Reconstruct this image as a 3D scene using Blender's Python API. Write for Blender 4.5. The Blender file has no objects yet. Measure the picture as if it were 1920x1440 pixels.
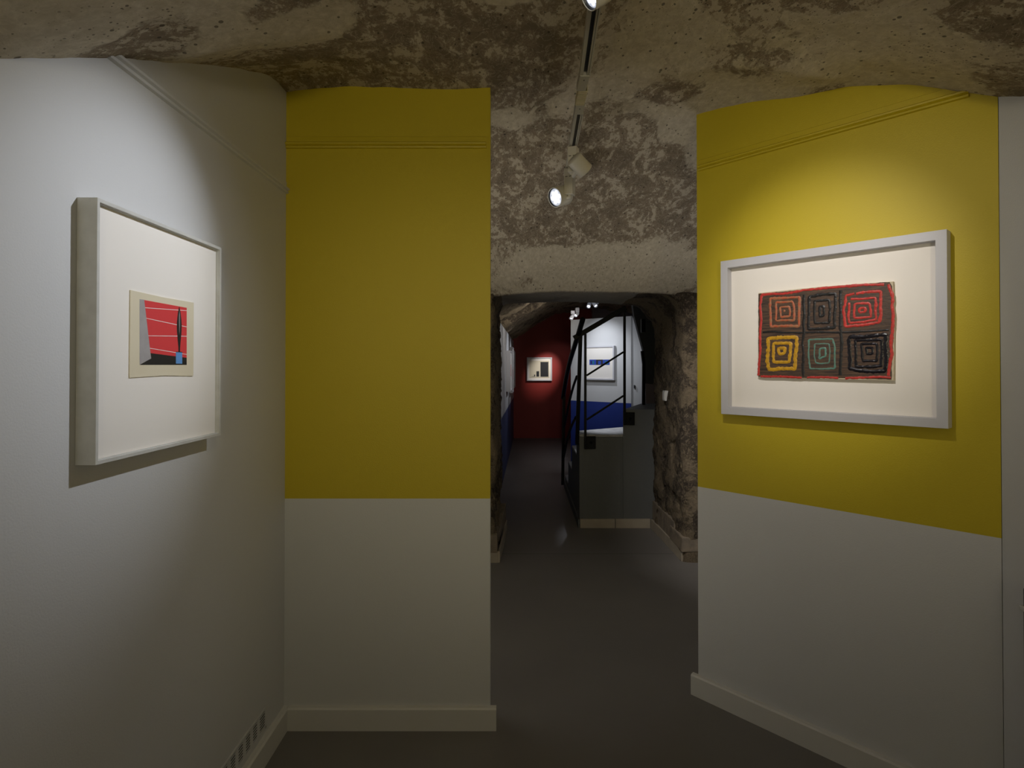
import bpy, bmesh, math, random
import numpy as np
from mathutils import Vector, Matrix, noise, Quaternion
from math import radians as R, pi
random.seed(7)
SC = bpy.context.scene
COL = SC.collection

# ------------------------------------------------------------------ camera
F, PITCH, PPY, EYE = 1100.0, .0102, 674.8, 1.5      # focal length in pixels, tilt, principal row, eye height
cam = bpy.data.cameras.new('camera'); cam_o = bpy.data.objects.new('camera', cam); COL.objects.link(cam_o)
cam_o.location = (0, 0, EYE); cam_o.rotation_euler = (pi/2 + PITCH, 0, 0)
cam.sensor_fit = 'HORIZONTAL'; cam.sensor_width = 36; cam.lens = 36*F/1920
cam.shift_y = (PPY-720)/1920; cam.clip_start = .05
SC.camera = cam_o

# ------------------------------------------------------------------ world, exposure
w = bpy.data.worlds.new('world'); SC.world = w; w.use_nodes = True
w.node_tree.nodes['Background'].inputs[0].default_value = (.5, .45, .35, 1)
w.node_tree.nodes['Background'].inputs[1].default_value = .05
vs = SC.view_settings
SC.display_settings.display_device = 'sRGB'
vs.view_transform = 'Standard'; vs.look = 'None'; vs.gamma = 1; vs.use_curve_mapping = False; vs.exposure = 0.06

# ------------------------------------------------------------------ lamps' light, with added fill
def spot(name, loc, aim, power, deg, blend, color=(1, 1, 1), radius=.02):
    l = bpy.data.lights.new(name, 'SPOT'); l.energy = power; l.spot_size = R(deg); l.spot_blend = blend
    l.color = color; l.shadow_soft_size = radius
    o = bpy.data.objects.new(name, l); COL.objects.link(o); o.location = loc
    o.rotation_euler = (Vector(aim)-Vector(loc)).to_track_quat('-Z', 'Y').to_euler()
    return o
COOL = (.88, .92, 1.0); NEUT = (1, .94, .885); WARM = (1, .89, .60); PALE = (1, .96, .92)
spot('light_left_print', (.235, 1.70, 2.47), (-.93, 1.42, 1.70), 43, 47, 1.0, COOL, .012)
spot('light_left_print_halo', (.235, 1.70, 2.47), (-.93, 1.40, 1.40), 7, 80, 1.0, COOL, .012)
spot('light_right_painting', (.24, 1.25, 2.48), (1.17, 2.28, 1.78), 45, 44, 1.0, NEUT, .012)
spot('light_right_painting_halo', (.24, 1.25, 2.48), (1.2, 2.26, 1.70), 13, 80, 1.0, NEUT, .012)
spot('light_behind_right', (.44, 2.84, 2.32), (1.9, 4.2, 1.0), 115, 64, .9, PALE)
spot('light_behind_left', (.165, 2.91, 2.335), (-1.0, 2.95, 1.2), 120, 70, .9, PALE)
# unseen lamps added on the track's hidden run, for fill and bounce
spot('light_rear_fill_left', (.1, -1.2, 2.35), (-.93, -1.4, 1.0), 18, 110, 1.0, WARM, .05)
spot('light_rear_fill_right', (.1, -1.0, 2.35), (1.5, -1.2, 1.0), 30, 110, 1.0, WARM, .05)
spot('light_rear_fill_wall', (.1, -1.2, 2.3), (.3, -2.5, 1.3), 48, 120, 1.0, WARM, .05)
spot('light_fill_right', (.15, .1, 2.40), (1.4, 1.9, 1.7), 4, 90, 1.0, WARM, .02)
spot('light_fill_left', (.15, .3, 2.40), (-.25, 2.4, 1.15), 16, 64, 1.0, WARM, .02)
spot('light_vault_fill_left', (-.75, 3.0, 1.1), (.45, 3.75, 2.5), 13, 90, 1, PALE, .15)  # added low uplight, hidden by the partition, brightens the passage vault
spot('light_vault_fill_right', (1.65, 3.6, 1.1), (.9, 3.5, 2.5), 9, 90, 1, PALE, .15)  # added unseen counterpart on the right, also off the track
spot('light_rear_vault_fill', (.3, -1.9, 1.55), (.35, 2.2, 2.75), 80, 75, 1.0, WARM, .2)  # added low fill behind the camera, not on the track, lifts the ceiling
# far rooms
spot('light_red_wall', (1.15, 11.15, 2.30), (.68, 12.2, 1.38), 80, 31, 1, NEUT)
spot('light_red_wall_halo', (1.45, 11.2, 2.30), (.80, 12.2, 1.36), 5, 56, 1, NEUT)
spot('light_partition', (.80, 7.48, 2.24), (1.24, 7.93, 1.60), 22, 78, 1, COOL)
spot('light_partition_low', (.75, 6.4, 2.30), (1.24, 7.9, 1.5), 28, 64, 1, COOL)
spot('light_corridor_print', (.95, 9.7, 2.35), (-.05, 9.1, 1.5), 34, 54, .9, COOL)
spot('light_corridor_print_far', (.95, 10.7, 2.35), (-.03, 10.3, 1.5), 30, 44, .9, COOL)
spot('light_corridor_print_end', (.95, 11.0, 2.35), (-.1, 10.9, 1.5), 8, 34, .9, COOL)
spot('light_stair', (1.0, 7.2, 2.25), (.95, 5.98, .86), 70, 22, .9, COOL)
spot('light_corridor_near', (.7, 6.6, 2.15), (-.15, 7.4, 1.4), 10, 100, 1, NEUT, .05)
spot('light_arch_ring_fill', (1.0, 7.3, 1.95), (-.1, 8.6, 2.2), 22, 90, 1, NEUT, .05)  # added fill that brightens the rough vault
spot('light_far_floor', (2.4, 9.0, 2.2), (1.6, 9.2, 0), 14, 90, 1, COOL, .05)

# ------------------------------------------------------------------ measuring helpers
def ray(x, y):
    a = (x-960)/F; b = (PPY-y)/F
    return Vector((a, math.cos(PITCH)-b*math.sin(PITCH), math.sin(PITCH)+b*math.cos(PITCH)))
CAM = Vector((0, 0, EYE))
def on_plane(x, y, p, n):
    r = ray(x, y); return CAM + r*((Vector(p)-CAM).dot(Vector(n))/r.dot(Vector(n)))
def at(x, y, Y):
    r = ray(x, y); return CAM + r*(Y/r.y)

# ------------------------------------------------------------------ materials
def mat(name, col=(.5, .5, .5), rough=.6, metal=0, bump=None, vary=None, spec=.5, emit=None, strength=0):
    """col; bump=(scale, strength, distance); vary=(scale, colour, amount)"""
    m = bpy.data.materials.new(name); m.use_nodes = True; N = m.node_tree; L = N.links
    b = N.nodes['Principled BSDF']
    b.inputs['Base Color'].default_value = (*col, 1); b.inputs['Roughness'].default_value = rough
    b.inputs['Metallic'].default_value = metal; b.inputs['Specular IOR Level'].default_value = spec
    tc = N.nodes.new('ShaderNodeTexCoord')
    if vary:
        n = N.nodes.new('ShaderNodeTexNoise'); n.inputs['Scale'].default_value = vary[0]; n.inputs['Detail'].default_value = 6
        L.new(tc.outputs['Object'], n.inputs['Vector'])
        r = N.nodes.new('ShaderNodeMapRange'); r.inputs[1].default_value = .35; r.inputs[2].default_value = .68; r.inputs[4].default_value = vary[2]
        L.new(n.outputs[0], r.inputs[0])
        x = N.nodes.new('ShaderNodeMix'); x.data_type = 'RGBA'; x.inputs[6].default_value = (*col, 1); x.inputs[7].default_value = (*vary[1], 1)
        L.new(r.outputs[0], x.inputs[0]); L.new(x.outputs[2], b.inputs['Base Color'])
    if bump:
        n = N.nodes.new('ShaderNodeTexNoise'); n.inputs['Scale'].default_value = bump[0]; n.inputs['Detail'].default_value = 3
        L.new(tc.outputs['Object'], n.inputs['Vector'])
        u = N.nodes.new('ShaderNodeBump'); u.inputs['Strength'].default_value = bump[1]; u.inputs['Distance'].default_value = bump[2]
        L.new(n.outputs[0], u.inputs['Height']); L.new(u.outputs[0], b.inputs['Normal'])
    if emit:
        b.inputs['Emission Color'].default_value = (*emit, 1); b.inputs['Emission Strength'].default_value = strength
    return m
WHITE = (.63, .635, .64); YEL = (.55, .43, .012)
def paint_split(name, low, high, z):
    """wall paint in two colours, the border at height z"""
    m = mat(name, low, .55, bump=(220, .25, .002)); N = m.node_tree; L = N.links
    tc = N.nodes.new('ShaderNodeTexCoord'); s = N.nodes.new('ShaderNodeSeparateXYZ'); L.new(tc.outputs['Object'], s.inputs[0])
    g = N.nodes.new('ShaderNodeMath'); g.operation = 'GREATER_THAN'; g.inputs[1].default_value = z; L.new(s.outputs[2], g.inputs[0])
    x = N.nodes.new('ShaderNodeMix'); x.data_type = 'RGBA'; x.inputs[6].default_value = (*low, 1); x.inputs[7].default_value = (*high, 1)
    L.new(g.outputs[0], x.inputs[0]); L.new(x.outputs[2], N.nodes['Principled BSDF'].inputs['Base Color'])
    return m
M = {}
M['white_wall'] = mat('white_wall_paint', WHITE, .6, bump=(220, .25, .002))
M['yellow_wall'] = paint_split('yellow_and_white_wall_paint', WHITE, YEL, .948)
M['yellow_trim'] = mat('yellow_trim_paint', YEL, .5, bump=(150, .2, .001))
M['skirting'] = mat('skirting_paint', (.64, .63, .60), .5, bump=(40, .25, .003))
M['floor'] = mat('grey_resin_floor', (.178, .165, .157), .5, vary=(1.5, (.20, .187, .175), .8), bump=(60, .1, .001), spec=.45)
M['red'] = mat('red_wall_paint', (.30, .022, .016), .55, bump=(200, .2, .002))
M['far_split'] = paint_split('blue_and_white_partition_paint', (.016, .038, .24), WHITE, 1.012)
M['corridor'] = paint_split('blue_dado_corridor_paint', (.06, .08, .20), WHITE, .85)
M['pink_wall'] = mat('greyed_pink_plaster', (.30, .25, .26), .8)
M['frame_white'] = mat('white_frame_lacquer', (.60, .60, .64), .45)
M['frame_ash'] = mat('white_stained_ash', (.62, .62, .59), .5, vary=(25, (.50, .50, .47), .6))
M['mat'] = mat('mat_board', (.90, .86, .80), .85)
M['paper'] = mat('aged_paper', (.74, .67, .50), .8, vary=(12, (.70, .62, .44), .5))
M['p_red'] = mat('print_red', (.70, .045, .05), .7)
M['p_grey'] = mat('print_grey', (.40, .38, .38), .7, vary=(30, (.33, .31, .31), .7))
M['p_black'] = mat('print_black', (.012, .012, .013), .6)
M['p_blue'] = mat('print_blue', (.12, .32, .68), .7)
M['p_white'] = mat('print_white_line', (.85, .80, .78), .7)
M['p_shine'] = mat('print_highlight_grey', (.22, .22, .23), .7)
M['lamp_body'] = mat('lamp_cream_enamel', (.66, .63, .55), .4)
M['lamp_dark'] = mat('lamp_dark_ring', (.02, .02, .02), .4)
M['track'] = mat('track_enamel', (.46, .44, .37), .45)
M['track_flex'] = mat('track_flexible_joint', (.62, .55, .36), .5)
M['black_metal'] = mat('black_painted_steel', (.0025, .0025, .003), .45, spec=.18)
M['stair'] = mat('grey_stair_paint', (.115, .12, .118), .6, vary=(5, (.125, .13, .125), .6), bump=(22, .35, .01))
M['tread'] = mat('worn_lit_tread_paint', (.28, .28, .28), .55, vary=(14, (.50, .50, .50), .9), bump=(30, .3, .004))  # worn grey paint, also lightened for the strong light falling on it
M['tile'] = mat('travertine_skirting_tile', (.40, .35, .27), .5, vary=(9, (.33, .28, .22), .8))
M['ledge'] = mat('plinth_stone', (.26, .21, .15), .85, vary=(16, (.16, .13, .10), .9), bump=(60, .6, .006))
M['steel_dark'] = mat('dark_grey_steel', (.05, .052, .055), .5)
M['plastic'] = mat('white_plastic', (.62, .62, .60), .4)
M['dark_hole'] = mat('dark_void', (.01, .01, .01), .9)
M['stair_wall'] = mat('dark_grey_plaster', (.10, .105, .11), .8, bump=(15, .4, .01))
M['lens'] = mat('lit_lens', (.2, .2, .2), .3, emit=(.80, .85, 1), strength=.62)
M['lens_led'] = mat('lit_led_point', (1, 1, 1), .3, emit=(.9, .94, 1), strength=1.6)

def plaster(name, light, mid, dark, scale=1.0, pits=True, attr=True, rough=.9, bump=.4, dist=.012, aniso=(.9, .9, .9)):
    """mottled old plaster: a stain attribute steers where the damp dark patches lie, noise gives flakes, veins and pits"""
    m = bpy.data.materials.new(name); m.use_nodes = True; N = m.node_tree; L = N.links; b = N.nodes['Principled BSDF']
    b.inputs['Roughness'].default_value = rough; b.inputs['Specular IOR Level'].default_value = .2
    tc = N.nodes.new('ShaderNodeTexCoord')
    mp = N.nodes.new('ShaderNodeMapping'); mp.inputs['Scale'].default_value = aniso; L.new(tc.outputs['Object'], mp.inputs[0])
    def nz(s, det, ro, dist=0, src=None):
        n = N.nodes.new('ShaderNodeTexNoise'); n.inputs['Scale'].default_value = s*scale; n.inputs['Detail'].default_value = det
        n.inputs['Roughness'].default_value = ro; n.inputs['Distortion'].default_value = dist
        L.new((src or mp).outputs[0], n.inputs['Vector']); return n.outputs[0]
    def rng(s, a, c, lo=0, hi=1, smooth=False):
        r = N.nodes.new('ShaderNodeMapRange'); r.inputs[1].default_value = a; r.inputs[2].default_value = c
        r.inputs[3].default_value = lo; r.inputs[4].default_value = hi
        if smooth: r.interpolation_type = 'SMOOTHSTEP'
        L.new(s, r.inputs[0]); return r.outputs[0]
    def mth(op, a, c):
        n = N.nodes.new('ShaderNodeMath'); n.operation = op
        for i, v in enumerate((a, c)):
            if isinstance(v, (int, float)): n.inputs[i].default_value = v
            else: L.new(v, n.inputs[i])
        return n.outputs[0]
    def mix(f, a, c):
        n = N.nodes.new('ShaderNodeMix'); n.data_type = 'RGBA'; L.new(f, n.inputs[0])
        for i, v in ((6, a), (7, c)):
            if isinstance(v, tuple): n.inputs[i].default_value = (*v, 1)
            else: L.new(v, n.inputs[i])
        return n.outputs[2]
    big = nz(2.2, 9, .62, .4); med = nz(9, 10, .66, .9); fine = nz(38, 8, .7, .3); vfine = nz(140, 4, .6)
    s = mth('ADD', mth('MULTIPLY', big, 1.15), mth('MULTIPLY', med, .55))
    s = mth('SUBTRACT', s, .85)
    if attr:
        a = N.nodes.new('ShaderNodeAttribute'); a.attribute_name = 'stain'
        s = mth('ADD', s, mth('MULTIPLY', a.outputs['Fac'], .5))
    darkmask = rng(s, -.02, .055, smooth=True)                         # 1 = dark
    c = mix(rng(fine, .35, .65), light, mid)
    dk = mix(rng(med, .4, .6), dark, tuple(v*1.55 for v in dark))
    c = mix(darkmask, c, dk)
    flake = rng(mth('ADD', mth('MULTIPLY', med, .55), mth('MULTIPLY', fine, .5)), .552, .574)  # pale flakes and veins
    c = mix(mth('MULTIPLY', flake, rng(darkmask, .0, 1, .15, .6)), c, light)
    wv = nz(16, 6, .6, 2.5); vein = rng(mth('ABSOLUTE', mth('SUBTRACT', wv, .5), 0), .0, .022, 1, 0)
    c = mix(mth('MULTIPLY', vein, mth('MULTIPLY', darkmask, .45)), c, light)
    h = mth('ADD', mth('MULTIPLY', fine, .5), mth('ADD', mth('MULTIPLY', med, .8), mth('MULTIPLY', darkmask, -.35)))
    h = mth('ADD', h, mth('MULTIPLY', vfine, .25))
    if pits:
        v = N.nodes.new('ShaderNodeTexVoronoi'); v.inputs['Scale'].default_value = 48*scale; L.new(mp.outputs[0], v.inputs['Vector'])
        sel = N.nodes.new('ShaderNodeSeparateColor'); L.new(v.outputs['Color'], sel.inputs[0])
        size = rng(sel.outputs[0], .62, 1, 0, .30)
        pit = mth('LESS_THAN', v.outputs['Distance'], size)
        c = mix(mth('MULTIPLY', pit, .7), c, (.045, .037, .030)); h = mth('SUBTRACT', h, mth('MULTIPLY', pit, .8))
        v = N.nodes.new('ShaderNodeTexVoronoi'); v.inputs['Scale'].default_value = 125*scale; L.new(mp.outputs[0], v.inputs['Vector'])
        sel = N.nodes.new('ShaderNodeSeparateColor'); L.new(v.outputs['Color'], sel.inputs[0])
        pit = mth('LESS_THAN', v.outputs['Distance'], rng(sel.outputs[0], .55, 1, 0, .34))
        c = mix(mth('MULTIPLY', pit, mth('MULTIPLY', rng(big, .42, .6), .75)), c, (.06, .048, .036)); h = mth('SUBTRACT', h, mth('MULTIPLY', pit, .4))
    L.new(c, b.inputs['Base Color'])
    u = N.nodes.new('ShaderNodeBump'); u.inputs['Strength'].default_value = bump; u.inputs['Distance'].default_value = dist
    L.new(h, u.inputs['Height']); L.new(u.outputs[0], b.inputs['Normal'])
    return m
M['vault'] = plaster('old_vault_plaster', (.66, .595, .47), (.46, .40, .295), (.20, .16, .115), aniso=(1.15, .62, .62))
M['stone'] = plaster('rough_stone_masonry', (.31, .245, .16), (.15, .115, .078), (.055, .043, .033), scale=2.3, pits=False, attr=False, bump=1.0, dist=.03, aniso=(.8, 1.0, .9))
M['rough_vault'] = plaster('rough_far_vault', (.52, .42, .28), (.34, .26, .16), (.13, .10, .07), scale=1.3, pits=False, attr=False, bump=1.0, dist=.04)
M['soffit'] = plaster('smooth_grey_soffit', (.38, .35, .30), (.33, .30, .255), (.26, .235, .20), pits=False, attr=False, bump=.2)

# ------------------------------------------------------------------ mesh helpers
class MB:
    def __init__(s): s.v = []; s.f = []; s.s = []
    def add(s, vs, fs, smooth=False):
        n = len(s.v); s.v += [tuple(v) for v in vs]; s.f += [tuple(i+n for i in f) for f in fs]; s.s += [smooth]*len(fs); return s
    def box(s, a, b, T=None):
        (x0, y0, z0), (x1, y1, z1) = a, b
        v = [Vector(p) for p in ((x0,y0,z0),(x1,y0,z0),(x1,y1,z0),(x0,y1,z0),(x0,y0,z1),(x1,y0,z1),(x1,y1,z1),(x0,y1,z1))]
        if T: v = [T @ p for p in v]
        return s.add(v, ((0,3,2,1),(4,5,6,7),(0,1,5,4),(1,2,6,5),(2,3,7,6),(3,0,4,7)))
    def prism(s, poly, z0, z1):
        n = len(poly); z0 = z0 if callable(z0) else (lambda x, y, c=z0: c); z1 = z1 if callable(z1) else (lambda x, y, c=z1: c)
        v = [(x, y, z0(x, y)) for x, y in poly]+[(x, y, z1(x, y)) for x, y in poly]
        return s.add(v, [tuple(reversed(range(n))), tuple(range(n, 2*n))]+[(i, (i+1) % n, (i+1) % n+n, i+n) for i in range(n)])
    def plate(s, poly, y0, y1):
        """polygon in local x,z extruded along y (front at y0)"""
        n = len(poly); v = [(x, y0, z) for x, z in poly]+[(x, y1, z) for x, z in poly]
        a = sum(poly[i][0]*poly[(i+1) % n][1]-poly[(i+1) % n][0]*poly[i][1] for i in range(n))
        f = [tuple(range(n)), tuple(reversed(range(n, 2*n)))]+[((i+1) % n, i, i+n, (i+1) % n+n) for i in range(n)]
        if a < 0: f = [tuple(reversed(q)) for q in f]
        return s.add(v, f)
    def bar(s, p, q, wx, wz, up=(0, 0, 1)):
        """rectangular bar from p to q"""
        p, q = Vector(p), Vector(q); d = (q-p).normalized(); sd = d.cross(Vector(up))
        sd = sd.normalized() if sd.length > 1e-4 else Vector((1, 0, 0)); u = sd.cross(d).normalized()
        v = [c+sd*(a*wx/2)+u*(b*wz/2) for c in (p, q) for a, b in ((-1,-1),(1,-1),(1,1),(-1,1))]
        return s.add(v, ((0,1,2,3),(7,6,5,4),(0,4,5,1),(1,5,6,2),(2,6,7,3),(3,7,4,0)))
    def sweep(s, pts, r, n=10, flat=1.0):
        pts = [Vector(p) for p in pts]; V = []; Fc = []
        for i, p in enumerate(pts):
            d = (pts[min(i+1, len(pts)-1)]-pts[max(i-1, 0)]).normalized(); a = d.cross(Vector((1, 0, 0)))
            if a.length < .1: a = d.cross(Vector((0, 0, 1)))
            a.normalize(); c = d.cross(a)
            V += [p+a*(r*math.cos(t))+c*(r*flat*math.sin(t)) for t in [2*pi*k/n for k in range(n)]]
        for i in range(len(pts)-1):
            Fc += [(i*n+k, i*n+(k+1) % n, (i+1)*n+(k+1) % n, (i+1)*n+k) for k in range(n)]
        m = len(pts)-1; s.add(V, Fc, True)
        s.f += [tuple(reversed([len(s.v)-len(V)+k for k in range(n)])), tuple(len(s.v)-n+k for k in range(n))]; s.s += [False]*2
        return s
    def lathe(s, prof, T, n=28):
        """prof = (radius, z) pairs about local z"""
        V = [T @ Vector((r*math.cos(2*pi*k/n), r*math.sin(2*pi*k/n), z)) for r, z in prof for k in range(n)]
        Fc = [(i*n+k, i*n+(k+1) % n, (i+1)*n+(k+1) % n, (i+1)*n+k) for i in range(len(prof)-1) for k in range(n)]
        return s.add(V, Fc, True)
    def build(s, name, m, parent=None, bevel=0, kind=None, label=None):
        me = bpy.data.meshes.new(name); me.from_pydata(s.v, [], s.f); me.update()
        bm = bmesh.new(); bm.from_mesh(me); bmesh.ops.recalc_face_normals(bm, faces=bm.faces); bm.to_mesh(me); bm.free()
        me.polygons.foreach_set('use_smooth', s.s); me.materials.append(m)
        o = bpy.data.objects.new(name, me); COL.objects.link(o)
        if parent: o.parent = parent
        if bevel:
            b = o.modifiers.new('bevel', 'BEVEL'); b.width = bevel; b.segments = 2; b.limit_method = 'ANGLE'; b.angle_limit = R(40)
        if kind: o['kind'] = kind
        if label: o['label'] = label
        return o
def tag(o, label, cat, group=None):
    o['label'] = label; o['category'] = cat
    if group: o['group'] = group
    return o
def empty(name, label, cat, matrix, group=None):
    o = bpy.data.objects.new(name, None); COL.objects.link(o); o.matrix_world = matrix; o.empty_display_size = .1
    return tag(o, label, cat, group)
def struct(mb, name, m, bevel=0): return mb.build(name, m, None, bevel, 'structure')
def fr(v, h=1.0, oc=5): return noise.fractal(Vector(v), h, 2.1, oc)

# ------------------------------------------------------------------ the vault of the near room as a height field
ctrl = [(-.945,1.077,2.073),(-.945,1.224,2.15),(-.945,1.388,2.237),(-.945,1.591,2.332),(-.945,1.951,2.50),(-.945,2.155,2.587),(-.945,2.324,2.638),
        (-.94,2.45,2.648),(-.75,2.45,2.662),(-.5,2.45,2.664),(-.25,2.45,2.660),(-.09,2.45,2.666),
        (.861,2.678,2.654),(1.025,2.493,2.632),(1.134,2.37,2.591),(1.275,2.212,2.559),(1.414,2.056,2.49),(1.504,1.954,2.415),(1.569,1.881,2.364),
        (1.57,1.5,2.20),(1.57,.8,2.0),(1.57,0,1.95),(-.945,.6,1.93),(-.945,0,1.9),(.3,-.5,2.56),(.3,.4,2.58),(.25,1.0,2.60),(.24,1.7,2.615),(.26,2.2,2.66),(.29,2.7,2.665),(.31,3.1,2.60),
        (-.1,1.6,2.60),(-.5,1.6,2.50),(.8,1.5,2.56),(1.2,1.6,2.42),(-.3,.9,2.44),(.9,.9,2.45),
        (.8,3.1,2.58),(1.3,3.1,2.53),(-.4,3.1,2.58),(-1.0,3.1,2.52),(1.9,3.1,2.45),(0,3.6,2.47),(.6,3.6,2.48),(1.3,3.6,2.43),(-1,3.6,2.35),(2.0,3.6,2.30),
        (0,4.1,2.28),(.6,4.1,2.29),(1.3,4.1,2.24),(-1,4.1,2.15),(2,4.1,2.1),(-.1,4.5,2.055),(.2,4.5,2.078),(.6,4.5,2.086),(1.0,4.5,2.078),(1.3,4.5,2.06),(-1,4.5,1.95),(2,4.5,1.95),
        (.3,-2.6,2.45),(-.95,-2.6,1.9),(1.57,-2.6,1.9),(-1.3,1,1.9),(-1.3,2.4,2.55),(2.1,2.4,2.35),(2.1,1,1.9)]
P = np.array(ctrl)
def tps(d): return np.where(d < 1e-9, 0, d*d*np.log(d+1e-12))
D = np.hypot(P[:,None,0]-P[None,:,0], P[:,None,1]-P[None,:,1]); n = len(P)
A = np.zeros((n+3, n+3)); A[:n,:n] = tps(D)+np.eye(n)*2e-4; A[:n,n] = 1; A[:n,n+1:] = P[:,:2]; A[n,:n] = 1; A[n+1:,:n] = P[:,:2].T
W = np.linalg.solve(A, np.concatenate([P[:,2], [0,0,0]]))
CREASE = [[(-.945,1.39),(-.80,1.60),(-.6,1.82),(-.35,2.03),(-.05,2.2)], [(1.30,2.16),(1.0,2.12),(.79,2.18),(.55,2.36),(.38,2.56)]]
def vault(X, Y):
    X = np.asarray(X, float); Y = np.asarray(Y, float); sh = X.shape; X = X.ravel(); Y = Y.ravel()
    d = np.hypot(X[:,None]-P[None,:,0], Y[:,None]-P[None,:,1])
    z = tps(d) @ W[:n] + W[n] + W[n+1]*X + W[n+2]*Y
    for c in CREASE:
        best = np.full(X.shape, 9.); par = np.zeros(X.shape)
        for i in range(len(c)-1):
            a = np.array(c[i]); b = np.array(c[i+1]); ab = b-a
            t = np.clip(((X-a[0])*ab[0]+(Y-a[1])*ab[1])/(ab@ab), 0, 1)
            dd = np.hypot(X-a[0]-t*ab[0], Y-a[1]-t*ab[1]); m = dd < best
            best = np.where(m, dd, best); par = np.where(m, (i+t)/(len(c)-1), par)
        z = z - .032*np.clip(1.15-par, 0, 1)*np.clip(par*5, .12, 1)*np.exp(-best/.11)
    z += np.array([.010*fr((x*2.2, y*2.2, 3), 1, 3)+.003*fr((x*11, y*11, 9), 1, 3) for x, y in zip(X, Y)])
    return z.reshape(sh)
def vz(x, y): return float(vault([x], [y])[0])
xs = np.linspace(-1.3, 2.1, 128); ys = np.concatenate([np.linspace(-2.65, .9, 60), np.linspace(.93, 4.53, 150)])
GX, GY = np.meshgrid(xs, ys); GZ = vault(GX, GY)
mb = MB(); nx = len(xs)
mb.add(list(zip(GX.ravel(), GY.ravel(), GZ.ravel())), [(j*nx+i, j*nx+i+1, (j+1)*nx+i+1, (j+1)*nx+i) for j in range(len(ys)-1) for i in range(nx-1)], True)
ceiling = struct(mb, 'ceiling', M['vault'])
# stains: where the plaster is dark with damp (1) or freshly pale (-1)
STAIN = [(-.55,2.15,.38,.9),(-.15,1.95,.25,.8),(-.25,2.3,.25,.7),(-.55,1.45,.15,.7),(.1,2.2,.2,.3),(.05,2.95,.25,.8),(.1,3.35,.35,1.1),(.75,3.25,.4,1.3),(.45,3.4,.3,.8),(.1,3.8,.3,.6),(.6,3.8,.25,.5),(1.1,3.7,.3,.5),
         (1.0,2.95,.35,-.8),(1.0,2.6,.3,-.2),(-.66,1.75,.11,-1.6),(-.03,1.75,.07,-.9),(-.44,2.2,.045,-1.5),(-.32,2.24,.035,-1.5),(1.16,1.47,.10,.9),(.78,1.6,.12,.7),(.68,2.5,.09,.9),(-.88,1.38,.1,.8),(-.9,1.2,.3,-.4),(.55,1.9,.25,-.3),(1.15,1.7,.3,-.5),(.9,1.55,.12,.8),(.6,1.62,.12,.6),(1.5,1.7,.12,.5),(.25,1.75,.14,.3),
         (.6,4.3,.25,-1.0),(.2,4.25,.22,-.9),(1.0,4.3,.25,-1.0),(1.3,4.2,.2,-.2),(0,4.15,.12,.1),(0,2.75,.12,-.7),(.12,4.36,.09,.8)]
at_ = ceiling.data.attributes.new('stain', 'FLOAT', 'POINT')
S = np.zeros(GX.size)
for (cx, cy, r, a) in STAIN: S += a*np.exp(-((GX.ravel()-cx)**2+(GY.ravel()-cy)**2)/(2*(r*.75)**2))
at_.data.foreach_set('value', S.astype(np.float32))
sol = ceiling.modifiers.new('thick', 'SOLIDIFY'); sol.thickness = -.06; sol.offset = -1

# ------------------------------------------------------------------ floor and walls
XL = -.945; YB = 2.446                     # left wall plane, back wall plane
W0 = Vector((.85, 2.69, 0)); DR = Vector((.664, -.7477, 0)).normalized(); NR = Vector((DR.y, -DR.x, 0))  # right wall: left end, direction, normal to room
LR = 1.079
mb = MB()
mb.box((-2.2, -2.75, -.05), (4.0, 12.4, 0)); struct(mb, 'floor', M['floor'])
mb = MB().box((-.1, 4.700, 0), (1.31, 4.7025, .0004)); struct(mb, 'trim_1', M['dark_hole'])   # the joint across the floor
def wall(name, pts, m, thick, top=None, z1=None, out=1):
    """wall along a plan line; the top follows the vault"""
    mb = MB(); a, b = Vector(pts[0]), Vector(pts[1]); d = (b-a).normalized(); nrm = Vector((-d.y, d.x))*out; k = max(2, int((b-a).length/.05))
    V = []
    for i in range(k+1):
        p = a+(b-a)*i/k; q = p+nrm*thick
        zt = z1 if z1 else vz(p.x, p.y)+.03; zq = z1 if z1 else max(.1, min(zt, vz(q.x, q.y)+.03))
        V += [(p.x, p.y, 0), (p.x, p.y, zt), (q.x, q.y, zq), (q.x, q.y, 0)]
    Fs = [(i*4+j, i*4+(j+1) % 4, (i+1)*4+(j+1) % 4, (i+1)*4+j) for i in range(k) for j in range(4)] + [(0,1,2,3), (4*k+3,4*k+2,4*k+1,4*k)]
    return struct(mb.add(V, Fs), name, m)
wall('wall_left', ((XL, -2.6), (XL, YB+.08)), M['white_wall'], .10)
wall('wall_back', ((XL, YB), (-.091, YB)), M['yellow_wall'], .07)
e1 = W0+DR*LR
wall('wall_right', ((W0.x, W0.y), (e1.x, e1.y)), M['yellow_wall'], .07)
wall('wall_side', ((e1.x+.002, e1.y), (e1.x+.002, -2.6)), M['white_wall'], .10)
wall('wall_rear', ((XL, -2.6), (e1.x, -2.6)), M['white_wall'], .10, out=-1)
wall('wall_behind_left', ((-1.05, YB+.10), (-1.05, 4.5)), M['white_wall'], .10)
wall('wall_behind_right', ((1.95, 4.5), (1.95, 2.05)), M['white_wall'], .10)
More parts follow.
